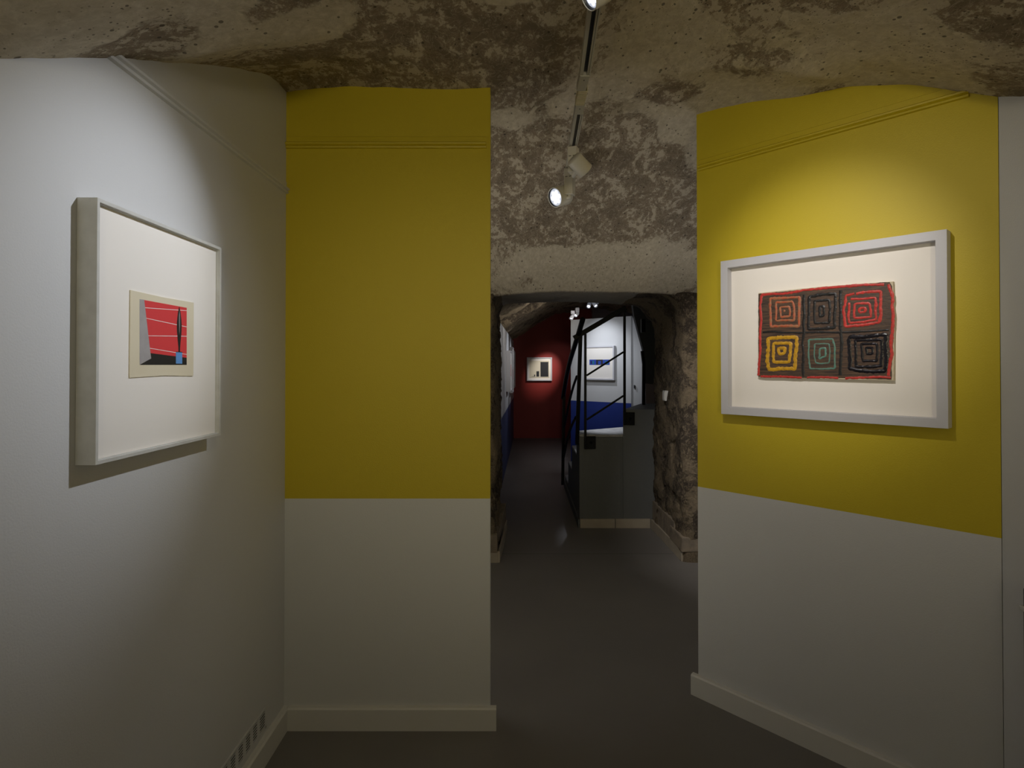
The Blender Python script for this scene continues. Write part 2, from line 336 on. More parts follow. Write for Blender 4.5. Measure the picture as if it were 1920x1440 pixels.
# baseboards with a chamfered top edge
def base_run(name, p, q, nrm, h=.092, t=.022, m=None, ext0=0, ext1=0):
    p, q, nrm = Vector(p).to_3d(), Vector(q).to_3d(), Vector(nrm).to_3d(); d = (q-p).normalized(); p = p-d*ext0; q = q+d*ext1
    prof = [(0, 0), (t, 0), (t, h-.006), (t-.006, h), (0, h+.002)]
    V = [c+nrm*a+Vector((0, 0, z)) for c in (p, q) for a, z in prof]; k = len(prof)
    mb = MB().add(V, [tuple(range(k)), tuple(reversed(range(k, 2*k)))]+[(i, (i+1) % k, (i+1) % k+k, i+k) for i in range(k)])
    return struct(mb, name, m or M['skirting'])
base_run('baseboard_left', (XL, -2.6), (XL, YB), (1, 0))
base_run('baseboard_back', (XL+.022, YB), (-.091, YB), (0, -1), ext1=.026)
base_run('baseboard_right', (W0.x, W0.y), (e1.x, e1.y), (NR.x, NR.y), ext0=.026)
base_run('baseboard_side', (e1.x, e1.y-.03), (e1.x, -2.6), (-1, 0))
# picture rails: a thin backing strip with a two-step moulding at its foot
def picture_rail(name, p, q, nrm, z, m):
    p, q, nrm = Vector(p).to_3d(), Vector(q).to_3d(), Vector(nrm).to_3d(); mb = MB()
    prof = [(0, z-.004), (.010, z-.002), (.012, z+.004), (.007, z+.008), (.015, z+.012), (.016, z+.018), (.011, z+.022), (.003, z+.022), (.003, z+.046), (0, z+.048)]
    V = [c+nrm*a+Vector((0, 0, zz)) for c in (p, q) for a, zz in prof]; k = len(prof)
    mb.add(V, [tuple(range(k)), tuple(reversed(range(k, 2*k)))]+[(i, (i+1) % k, (i+1) % k+k, i+k) for i in range(k)])
    return struct(mb, name, m)
picture_rail('trim_2', (XL, 1.36), (XL, YB-.001), (1, 0), 2.222, M['white_wall'])
picture_rail('trim_3', (XL+.001, YB), (-.108, YB), (0, -1), 2.412, M['yellow_trim'])
a = W0+DR*.012; b = W0+DR*1.005
picture_rail('trim_4', (a.x, a.y), (b.x, b.y), (NR.x, NR.y), 2.395, M['yellow_trim'])

# ------------------------------------------------------------------ the arch wall: jambs, soffit and front face in one rough mesh
YF, YK = 4.48, 5.46
def arch_profile(t, back):
    """opening outline, t in 0..1 from the left foot over the soffit to the right foot"""
    xl = -.135+.03*back; xr = 1.315; zt = 2.075; rl = .07; rr = .14+.16*back
    segs = [zt-rl, rl*pi/2, (xr-rr)-(xl+rl), rr*pi/2, zt-rr]; tot = sum(segs); s = t*tot
    if s < segs[0]: return Vector((xl, s)), Vector((-1, 0)), 1
    s -= segs[0]
    if s < segs[1]:
        a = s/rl; return Vector((xl+rl-rl*math.cos(a), zt-rl+rl*math.sin(a))), Vector((-math.cos(a), math.sin(a))), 1-a/(pi/2)
    s -= segs[1]
    if s < segs[2]: return Vector((xl+rl+s, zt-.0+.018*math.sin(pi*s/segs[2]))), Vector((0, 1)), .0 if s < segs[2]*.8 else (s/segs[2]-.8)*5*.4
    s -= segs[2]
    if s < segs[3]:
        a = s/rr; return Vector((xr-rr+rr*math.sin(a), zt-rr+rr*math.cos(a))), Vector((math.sin(a), math.cos(a))), .4+.6*a/(pi/2)
    s -= segs[3]; return Vector((xr, zt-rr-s)), Vector((1, 0)), 1
NT = 260; V = []
rows = [(YF, .55), (YF, .30), (YF, .16), (YF, .08), (YF+.004, .035), (YF+.018, .01)]+[(YF+.04+(YK-.06-YF)*i/34, 0) for i in range(35)]+[(YK-.008, .012), (YK, .04), (YK, .12), (YK, .5)]
for (y, off) in rows:
    bk = max(0, min(1, (y-YF)/(YK-YF)))
    for k in range(NT+1):
        p, nn, rg = arch_profile(k/NT, bk); q = p+nn*off
        x, z = q.x, max(0, q.y)
        if off > .2: z = min(z, 2.40)
        nz = fr((x*4+5, y*4, z*4), .9, 5)*.030*rg + fr((x*16, y*16, z*16+7), .8, 3)*.013*rg + fr((x*3, y*3, z*3), 1, 2)*.004
        wob = fr((x*5, y*5+31, z*5), .9, 4)*.014*(rg if y < YF+.1 or y > YK-.1 else .3*rg)
        ledge = .0
        V.append((x+nn.x*nz, y+wob, max(0, z+nn.y*nz)))
k1 = NT+1
mb = MB().add(V, [(j*k1+i, j*k1+i+1, (j+1)*k1+i+1, (j+1)*k1+i) for j in range(len(rows)-1) for i in range(NT)], True)
arch = struct(mb, 'wall_arch', M['stone'])
arch.data.materials.append(M['soffit']); arch.data.materials.append(M['vault'])
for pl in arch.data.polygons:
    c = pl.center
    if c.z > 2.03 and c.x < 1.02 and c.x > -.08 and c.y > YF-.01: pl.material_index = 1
# solid mass round the opening so that it reads as a thick wall from elsewhere
mb = MB().box((-1.15, YF+.03, 0), (-.50, YK-.03, 2.3)).box((1.75, YF+.03, 0), (2.2, YK-.03, 2.3)); struct(mb, 'wall_arch_core', M['stone'])
# plinth ledges and skirting tiles in the passage
def rough_block(mb, a, b, amp, seed, cuts=5):
    bm = bmesh.new(); bmesh.ops.create_cube(bm, size=1); bmesh.ops.subdivide_edges(bm, edges=bm.edges, cuts=cuts, use_grid_fill=True)
    a, b = Vector(a), Vector(b)
    for v in bm.verts:
        c = v.co.copy(); p = Vector((a[i]+(b[i]-a[i])*(c[i]+.5) for i in range(3)))
        v.co = p+Vector((fr(p*7+Vector((seed, 0, 0))), fr(p*7+Vector((0, seed, 0))), fr(p*7+Vector((0, 0, seed)))))*amp
    mb.add([v.co for v in bm.verts], [tuple(v.index for v in f.verts) for f in bm.faces], True); bm.free()
mb = MB(); rough_block(mb, (-.30, YF-.012, .08), (-.112, YF+.24, .215), .004, 3)
mb.prism([(-.30, YF+.20), (-.114, YF+.20), (-.055, YK-.1), (-.30, YK-.1)], .08, lambda x, y: .10+.17*(y-YF)); struct(mb, 'trim_5', M['ledge'], .004)
mb = MB(); rough_block(mb, (1.295, YF+.0, .08), (1.55, YF+.35, .195), .005, 8, 6)
mb.prism([(1.302, YF+.25), (1.60, YF+.25), (1.60, YK), (1.302, YK)], .08, .25); struct(mb, 'trim_6', M['ledge'], .006)
def tile_run(name, runs):
    root = bpy.data.objects.new(name, None); COL.objects.link(root); root['kind'] = 'structure'
    for (p, q, nrm, h, t) in runs:
        p, q, nrm = Vector(p).to_3d(), Vector(q).to_3d(), Vector(nrm).to_3d(); d = (q-p).normalized(); p = p+d*.0015; q = q-d*.0015
        V = [c+nrm*a+Vector((0, 0, z)) for c in (p, q) for a, z in ((0, 0), (t, 0), (t, h), (0, h))]
        MB().add(V, ((0,1,2,3),(7,6,5,4),(0,4,5,1),(1,5,6,2),(2,6,7,3),(3,7,4,0))).build('tile', M['tile'], root, .002)
    return root
tile_run('baseboard_passage_left', [((-.50, 4.50), (-.106, 4.50), (0, -1), .088, .02), ((-.108, 4.482), (-.080, 4.93), (1, 0), .088, .016), ((-.080, 4.93), (-.060, 5.40), (1, 0), .088, .016)])
tile_run('baseboard_passage_right', [((1.302, 4.535), (1.70, 4.535), (0, -1), .088, .022), ((1.318, 4.515), (1.310, 4.98), (-1, 0), .085, .02), ((1.310, 4.98), (1.300, 5.43), (-1, 0), .085, .02)])
# stones that show through the plaster of the right-hand jamb
root = arch
for (y, z, hy, hz, s) in [(4.72,.36,.10,.055,1),(4.95,.34,.09,.06,2),(5.20,.37,.11,.06,3),(4.62,.52,.07,.07,4),(4.84,.54,.10,.075,5),(5.08,.56,.08,.09,6),(5.30,.55,.08,.08,7),
                          (4.66,.72,.09,.085,8),(4.90,.74,.07,.11,9),(5.12,.78,.09,.08,10),(4.60,.93,.05,.07,11),(4.80,.95,.09,.06,12),(5.33,.78,.07,.09,13)]:
    mb = MB(); bm = bmesh.new(); bmesh.ops.create_icosphere(bm, subdivisions=3, radius=1)
    for v in bm.verts:
        c = v.co; e = Vector([math.copysign(abs(t)**.55, t) for t in c]); p = Vector((e.x*.018, e.y*hy, e.z*hz))
        v.co = Vector((1.327, y, z))+p+Vector((fr(c*1.6+Vector((s*3, 0, 0))), fr(c*1.3+Vector((0, s*3, 0)))*2.2, fr(c*1.3+Vector((0, 0, s*3)))*1.6))*.009
    mb.add([v.co for v in bm.verts], [tuple(v.index for v in f.verts) for f in bm.faces], True); bm.free()
    mb.build('stone', M['stone'], root)

# ------------------------------------------------------------------ far rooms
def corridor_x(Y): return -.086+.033*(Y-8.6)
PROF = [(-.5,1.80),(-.2,1.95),(.03,2.06),(.28,2.21),(.555,2.40),(.887,2.56),(1.1,2.64),(1.33,2.67),(1.8,2.68),(2.4,2.62),(3.0,2.3),(3.4,1.9)]
def vault_far(name, y0, y1, dz, amp, ny):
    xs = np.linspace(-.45, 3.3, 110); ys = np.linspace(y0, y1, ny); V = []
    for y in ys:
        sh = .033*(12.2-y)
        for x in xs:
            z = np.interp(x+sh, [p[0] for p in PROF], [p[1] for p in PROF])+dz
            z += 1.3*amp*fr((x*3, y*3, 1), .8, 5)+amp*.4*fr((x*14, y*14, 4), .8, 3)
            V.append((x, y, z))
    nx = len(xs); mb = MB().add(V, [(j*nx+i, j*nx+i+1, (j+1)*nx+i+1, (j+1)*nx+i) for j in range(ny-1) for i in range(nx-1)], True)
    o = struct(mb, name, M['rough_vault']); s = o.modifiers.new('thick', 'SOLIDIFY'); s.thickness = -.28; s.offset = -1; return o
vault_far('ceiling_far', 8.4, 12.3, 0, .035, 80)
vault_far('ceiling_passage', 5.42, 8.45, .10, .045, 80)
wl = [(corridor_x(y), y) for y in (5.47, 12.2)]
mb = MB().prism([(wl[0][0]-.06, 5.47), wl[0], wl[1], (wl[1][0]-.06, 12.2)], 0, 2.015); struct(mb, 'wall_corridor', M['corridor'])
struct(MB().box((-.75, 5.3, 0), (-.36, 12.3, 2.1)), 'wall_corridor_rock', M['stone'])
struct(MB().box((-.5, 12.2, 0), (1.66, 12.3, 2.8)), 'wall_red', M['red'])
struct(MB().box((1.66, 12.1, 0), (3.4, 12.3, 2.8)).box((3.0, 5.6, 0), (3.2, 12.2, 2.6)), 'wall_far_side', M['pink_wall'])
pA, pB = Vector((.832, 8.30)), Vector((1.552, 7.65)); pd = (pB-pA).normalized(); pn = Vector((pd.y, -pd.x))
def on_part(s, off=0): q = pA+pd*s+pn*off; return (q.x, q.y)
PL = (pB-pA).length
struct(MB().prism([on_part(0), on_part(PL), on_part(PL, -.10), on_part(0, -.10)], 0, 2.15), 'wall_partition', M['far_split'])
# white door leaf beyond the partition, and its wall
dA = Vector((1.575, 7.66)); dB = Vector((2.15, 7.42)); dd = (dB-dA).normalized(); dn = Vector((dd.y, -dd.x))
q = [dA+dn*.0, dB, dB-dn*.05, dA-dn*.05]
door = struct(MB().prism([(v.x, v.y) for v in q], .01, 2.13), 'door_1', M['white_wall'])
h = dA+dd*.025+dn*.012; MB().box((h.x-.008, h.y-.012, 1.21), (h.x+.008, h.y+.006, 1.25)).build('door_handle', M['steel_dark'], door)
struct(MB().prism([(1.556, 7.648), (1.572, 7.655), (1.572, 7.72), (1.556, 7.72)], 0, 2.15), 'trim_7', M['white_wall'])
# dark grey stair enclosure with its slanted edge, seen behind the right jamb
Ys = 6.9
pl = [at(1186, 570, Ys), at(1189, 592, Ys), at(1207, 660, Ys), at(1209, 758, Ys), at(1209, 1000, Ys), at(1290, 1000, Ys), at(1290, 570, Ys)]
struct(MB().plate([(p.x, max(0, p.z)) for p in pl], Ys, Ys+.08), 'wall_stair', M['stair_wall'])
struct(MB().plate([(at(a_, b_, 6.8).x, at(a_, b_, 6.8).z) for a_, b_ in ((1211, 719), (1228, 721), (1228, 790), (1211, 790))], 6.8, 6.86), 'trim_8', M['pink_wall'])

# ------------------------------------------------------------------ staircase and its railing
T0 = Matrix.Translation((0, 0, 0))
st = empty('staircase', 'grey painted winding staircase with pale tile skirting, rising behind the arch to the right', 'staircase', Matrix.Translation((.63, 5.46, 0)))
def stp(poly, z, bulge=False):
    poly = [(x-.63, y-5.46) for x, y in poly]
    o = MB().prism(poly, 0, z-.02).build('step', M['stair'], st, .002)
    MB().prism(poly, z-.021, z).build('tread', M['tread'], o, .006)
xl = lambda y: .628+.016*(y-5.48)
stp([(xl(5.47), 5.47), (.70, 5.455), (.85, 5.452), (1.0, 5.452), (1.03, 5.455), (1.36, 6.28), (xl(5.77), 5.77)], .862)
stp([(xl(5.77), 5.77), (1.36, 6.28), (1.3, 6.6), (xl(6.31), 6.31)], .645)
stp([(xl(6.31), 6.31), (1.3, 6.6), (1.3, 6.9), (xl(6.78), 6.78)], .40)
stp([(xl(6.78), 6.78), (1.3, 6.9), (1.3, 7.3), (xl(7.28), 7.28)], .15)
o5 = MB().prism([(x-.63, y-5.46) for x, y in ((1.03, 5.452), (1.42, 5.452), (1.66, 6.30), (1.38, 6.30))], 0, 1.095).build('step', M['stair'], st, .002)
for p_, q_ in (((.628, 5.455), (.954, 5.455)), ((.954, 5.455), (1.282, 5.455))):
    MB().box((p_[0]-.63+.003, -.025, 0), (q_[0]-.63-.003, -.005, .085)).build('tile', M['tile'], st, .002)
for y0, y1 in ((5.44, 5.90), (5.90, 6.36), (6.36, 6.82), (6.82, 7.28)):
    MB().prism([(xl(y0)-.63, y0+.0015-5.46), (xl(y1)-.63, y1-.0015-5.46), (xl(y1)-.645, y1-.0015-5.46), (xl(y0)-.645, y0+.0015-5.46)], 0, .082).build('tile', M['stair'], st, .002)

rl = empty('stair_railing', 'black steel stair railing with a curved handrail and slanting bars', 'railing', Matrix.Identity(4))
B = M['black_metal']; Yp = 5.425
def px_(x, y, Y=Yp): return at(x, y, Y)
# front flight
p3, p3b = px_(1097.5, 626), px_(1097.5, 842); MB().bar(p3b, p3, .022, .022, (0, 1, 0)).build('post', B, rl, .002)
p4, p4b = px_(1171, 578), px_(1171, 797); MB().bar(p4b, p4, .022, .022, (0, 1, 0)).build('post', B, rl, .002)
MB().bar(px_(1076, 634), px_(1173, 577), .045, .045, (0, 1, 0)).build('handrail', B, rl, .004)
for (a_, b_) in (((1100, 704), (1169, 660)), ((1100, 787), (1169, 742))):
    MB().bar(px_(*a_), px_(*b_), .016, .026, (0, 1, 0)).build('middle_rail', B, rl, .002)
for (x0, y0, x1, y1) in ((1099, 818, 1117, 842), (1173, 773, 1190, 797)):
    a_, b_ = px_(x0, y1, 5.44), px_(x1, y0, 5.44)
    pt = MB().box((a_.x, 5.435, a_.z), (b_.x, 5.452, b_.z)).build('mounting_plate', B, rl, .003)
    c_ = (a_+b_)/2; MB().lathe([(.0, -.008), (.010, -.006), (.012, 0)], Matrix.Translation((c_.x, 5.435, c_.z)) @ Matrix.Rotation(pi/2, 4, 'X') @ Matrix.Scale(-1, 4, (0, 0, 1)), 8).build('bolt', B, pt)
# far flight, along the left face
p2, p2b = at(1088.5, 627, 5.42), at(1082, 833, 5.55)
MB().bar(p2b, p2, .034, .034, (0, 1, 0)).build('post', B, rl, .002)
p1, p1b = at(1057.5, 740, 7.0), at(1055, 909, 7.0); MB().bar(p1b, p1, .034, .036, (0, 1, 0)).build('post', B, rl, .002)
hp = [(1092.5, 599, 5.12), (1085, 625, 5.40), (1077, 650, 5.72), (1069.6, 674, 6.08), (1063, 702, 6.5), (1058, 730, 6.85), (1055.5, 746, 7.05)]
def smooth(pts, k=5):
    out = []
    P_ = [pts[0]]+pts+[pts[-1]]
    for i in range(1, len(P_)-2):
        for j in range(k):
            t = j/k; a, b, c, d = P_[i-1], P_[i], P_[i+1], P_[i+2]
            out.append(.5*((2*b)+(c-a)*t+(2*a-5*b+4*c-d)*t*t+(3*b-a-3*c+d)*t**3))
    return out+[pts[-1]]
MB().sweep(smooth([at(*q_) for q_ in hp]), .024, 12).build('handrail', B, rl)
MB().sweep(smooth([at(1081.5, 706, 5.55), at(1074, 728, 5.95), at(1066, 760, 6.4), at(1058, 800, 6.98)]), .013, 8).build('middle_rail', B, rl)
MB().sweep(smooth([at(1080, 782, 5.55), at(1070, 803, 6.0), at(1063, 828, 6.45), at(1056, 862, 6.98)]), .013, 8).build('middle_rail', B, rl)
# tall dark post on the upper flight
Yq = 6.1
mb = MB().bar(at(1206.5, 772, Yq), at(1207, 682, Yq), .030, .03, (0, 1, 0)).bar(at(1207, 683, Yq), at(1204, 658, Yq), .030, .03, (0, 1, 0))
tag(mb.build('newel_post', B), 'slim black bent post standing on the top visible stair against the white door', 'post')

# ------------------------------------------------------------------ pictures
def frame_matrix(origin, u):
    """origin = lower left corner of the front of the frame; u = direction to the right as one faces it"""
    u = Vector(u).normalized(); z = Vector((0, 0, 1)); y = z.cross(u)
    m = Matrix((u, y, z)).transposed().to_4x4(); m.translation = origin; return m
def frame_mesh(W_, H_, w_, depth, recess, lip=0, lipd=.004):
    o_ = [(0, 0), (W_, 0), (W_, H_), (0, H_)]
    def rect(i, y): return [(x+(i if x == 0 else -i), y, z+(i if z == 0 else -i)) for x, z in o_]
    loops = [rect(0, depth), rect(0, 0), rect(w_, 0)]
    if lip: loops += [rect(w_, lipd), rect(w_+lip, lipd)]; w2 = w_+lip
    else: w2 = w_
    loops += [rect(w2, recess)]
    V = [p for l in loops for p in l]; k = len(loops)
    return MB().add(V, [(j*4+i, j*4+(i+1) % 4, (j+1)*4+(i+1) % 4, (j+1)*4+i) for j in range(k-1) for i in range(4)]
                    + [tuple(4*(k-1)+i for i in range(4)), tuple(reversed(range(4)))])
def rectpoly(x0, z0, x1, z1): return [(x0, z0), (x1, z0), (x1, z1), (x0, z1)]

# --- left: white-stained ash box frame with a small print
fm = frame_matrix(Vector((-.900, 1.270, 1.285)), (0, 1, 0)); LW, LH, LD = .544, .581, .0445
fp = empty('framed_print', 'deep white box frame on the white left wall with a small red and black print', 'picture', fm)
frame_mesh(LW, LH, .0085, LD, .0135, .0015, .006).build('frame', M['frame_ash'], fp, .0007)
MB().plate(rectpoly(.0101, .0101, LW-.0101, LH-.0101), .0125, .0145).build('mat_board', M['mat'], fp)
inv = fm.inverted(); n3 = fm.to_3x3() @ Vector((0, 1, 0))
def loc(cx, cy, depth):
    """crop coordinates -> local x,z on the plane at that depth in the frame"""
    p = on_plane(100+cx/2.4, 340+cy/2.4, fm @ Vector((0, depth, 0)), n3); q = inv @ p; return (q.x, q.z)
sheet = MB().add(
    [(*(lambda q: (q[0], y, q[1]))(loc(cx, cy, .010)),) for y in (.0100, .0122) for cx, cy in ((347, 489), (490, 521), (632, 546), (630, 876), (500, 874), (343, 884))],
    [(5,4,3,2,1,0), (6,7,8,9,10,11)]+[(i, (i+1) % 6, (i+1) % 6+6, i+6) for i in range(6)]).build('paper_sheet', M['paper'], fp)
def area(name, pts, m, lay, label=None):
    MB().plate([loc(x, y, .0099) for x, y in pts], .0100-.00025*lay, .01002).build(name, m, sheet, label=label)
area('grey_field', [(388, 530), (409, 533), (440, 797), (388, 825)], M['p_grey'], 1)
area('red_field', [(409, 534), (600, 569), (600, 794), (437, 773)], M['p_red'], 1)
area('black_field', [(437.4, 773), (600, 794), (600, 826), (388, 826), (440, 797)], M['p_black'], 1)
for a_, b_ in (((413, 569), (600, 582)), ((418, 616), (600, 655)), ((427, 695), (600, 697)), ((434, 751), (600, 779))):
    area('white_line', [(a_[0], a_[1]-1.2), (b_[0], b_[1]-1.3), (b_[0], b_[1]+1.3), (a_[0], a_[1]+1.2)], M['p_white'], 2)
def spindle(s=1, dx=0):
    o_ = []
    prof_ = [(0, .5), (.05, 2.5), (.15, 6), (.3, 9.5), (.4, 10.5), (.55, 10), (.75, 6.5), (.9, 3.5), (1, 3)]
    for t, r in prof_: o_.append((566+dx+r*s, 565+203*t))
    for t, r in reversed(prof_): o_.append((566+dx-r*s, 565+203*t))
    return o_
area('black_spindle', spindle(), M['p_black'], 3)
area('grey_highlight', [(566, 580), (569, 600), (569, 650), (566, 690), (564, 640), (563.5, 605)], M['p_shine'], 4)
area('blue_block', [(551, 769), (579, 770), (579, 821), (551, 820)], M['p_blue'], 3)
area('dark_cap', [(551, 766), (579, 767), (579, 770), (551, 769)], M['p_black'], 4)

# --- right: white frame with a painted board
fr_o = W0+NR*.045
def rp(x, y, d=.052): return on_plane(x, y, W0+NR*d, NR)
c0, c1 = rp(1352, 776), rp(1778, 804); c2 = rp(1352, 490)
RW = (Vector((c1.x, c1.y))-Vector((c0.x, c0.y))).length; RH = c2.z-c0.z
gm = frame_matrix(c0, DR)
fq = empty('framed_painting', 'wide white frame on the yellow right wall holding a brown board of six painted squares', 'picture', gm)
frame_mesh(RW, RH, .032, .050, .034).build('frame', M['frame_white'], fq, .0008)
MB().plate(rectpoly(.0325, .0325, RW-.0325, RH-.0325), .0335, .036).build('mat_board', M['mat'], fq)
ginv = gm.inverted(); gn = gm.to_3x3() @ Vector((0, 1, 0))
BD = .016        # face of the board, behind the frame's face
def lc(cx, cy, d=BD):
    q = ginv @ on_plane(1400+cx/6.4, 510+cy/6.4, gm @ Vector((0, d, 0)), gn); return (q.x, q.z)
bmat = mat('brown_brushed_paint', (.075, .042, .026), .55, bump=(120, .4, .002)); Nn = bmat.node_tree; Ln = Nn.links
tc = Nn.nodes.new('ShaderNodeTexCoord'); mp = Nn.nodes.new('ShaderNodeMapping'); mp.inputs['Scale'].default_value = (9, 1, 120); Ln.new(tc.outputs['Object'], mp.inputs[0])
nn_ = Nn.nodes.new('ShaderNodeTexNoise'); nn_.inputs['Scale'].default_value = 1.6; nn_.inputs['Detail'].default_value = 6; Ln.new(mp.outputs[0], nn_.inputs['Vector'])
cr = Nn.nodes.new('ShaderNodeValToRGB'); cr.color_ramp.elements[0].position = .38; cr.color_ramp.elements[0].color = (.035, .020, .015, 1)
cr.color_ramp.elements[1].position = .72; cr.color_ramp.elements[1].color = (.14, .078, .040, 1); Ln.new(nn_.outputs[0], cr.inputs[0]); Ln.new(cr.outputs[0], Nn.nodes['Principled BSDF'].inputs['Base Color'])
M['canvas_edge'] = mat('bare_canvas_edge', (.66, .58, .42), .8, vary=(60, (.5, .42, .30), .8))
bq = [(138, 252), (900, 175), (1755, 112), (1768, 700), (1762, 1304), (900, 1282), (133, 1257)]
bp = [lc(x, y) for x, y in bq]
board = MB().plate(bp, BD+.001, .0336).build('painted_board', M['canvas_edge'], fq, .0008)
# ragged-edged brown paint film over the front
def ragged(pts, step, amp, seed):
    o_ = []
    for i, p in enumerate(pts):
        q = pts[(i+1) % len(pts)]; L_ = math.dist(p, q); k = max(1, int(L_/step))
        for j in range(k):
            t = j/k; x = p[0]+(q[0]-p[0])*t; z = p[1]+(q[1]-p[1])*t
            o_.append((x+amp*fr((x*60, z*60, seed), .6, 3), z+amp*fr((z*60, x*60, seed+5), .6, 3)))
    return o_
film = [lc(x, y) for x, y in [(142, 262), (520, 228), (900, 190), (1300, 152), (1715, 118), (1745, 170), (1768, 320), (1755, 520), (1764, 760), (1752, 960), (1740, 1150), (1738, 1290), (1190, 1276), (1020, 1272), (600, 1266), (140, 1252)]]
MB().plate(ragged(film, .004, .0016, 2), BD, BD+.0012).build('brown_ground', bmat, board)
def pm(name, c, rough=.35, c2=None): return mat(name, c, rough, vary=(70, c2 or tuple(v*.55 for v in c), .8), bump=(180, .6, .002))
PM = {'red': pm('red_oil_paint', (.62, .045, .035), .4), 'orange': pm('orange_oil_paint', (.48, .085, .03), .45, (.30, .20, .10)), 'black': pm('black_oil_paint', (.013, .012, .012), .4),
      'yellow': pm('yellow_oil_paint', (.66, .36, .012), .45, (.36, .19, .01)), 'teal': pm('teal_oil_paint', (.10, .27, .22), .45, (.12, .16, .12)), 'gloss': pm('glossy_black_oil_paint', (.010, .009, .014), .16)}
def stroke(pts, wpx, m, closed=False, h=.0014, seed=0):
    """a raised brush stroke along crop points"""
    P_ = [Vector(lc(*p)).to_2d() for p in pts]; wd = wpx*.00043*.5
    if closed: P_ = P_+[P_[0]]
    Q = []
    for i in range(len(P_)-1):
        k = max(2, int((P_[i+1]-P_[i]).length/.0045))
        Q += [P_[i]+(P_[i+1]-P_[i])*(j/k) for j in range(k)]
    if not closed: Q.append(P_[-1])
    else: Q = Q[:]
    n_ = len(Q); Q2 = []
    for i in range(n_):
        a, b, c = Q[(i-1) % n_] if (closed or i) else Q[i], Q[i], Q[(i+1) % n_] if (closed or i < n_-1) else Q[i]
        Q2.append((a+b*2+c)/4)
    Q = Q2; V = []
    for i in range(n_):
        a = Q[(i-1) % n_] if (closed or i) else Q[i]; c = Q[(i+1) % n_] if (closed or i < n_-1) else Q[i]
        d = (c-a).normalized(); s_ = Vector((-d.y, d.x)); p = Q[i]+s_*.0006*fr((Q[i].x*45, Q[i].y*45, seed), .8, 3)
        wl_ = wd*(1+.45*fr((Q[i].x*90, Q[i].y*90, seed+9), .7, 3)); wr_ = wd*(1+.45*fr((Q[i].x*90, Q[i].y*90, seed+19), .7, 3))
        hh = h*(1+.5*fr((Q[i].x*120, Q[i].y*120, seed+3), .7, 3))
        for f_, y in ((-1, 0), (-.6, .8), (0, 1), (.6, .8), (1, 0)):
            q = p+s_*f_*(wl_ if f_ < 0 else wr_); V.append((q.x, BD+.0002-hh*y, q.y))
    rng_ = range(n_ if closed else n_-1)
    Fs = [(i*5+j, i*5+j+1, ((i+1) % n_)*5+j+1, ((i+1) % n_)*5+j) for i in rng_ for j in range(4)]
    return MB().add(V, Fs, True).build('paint_stroke', PM[m], board)
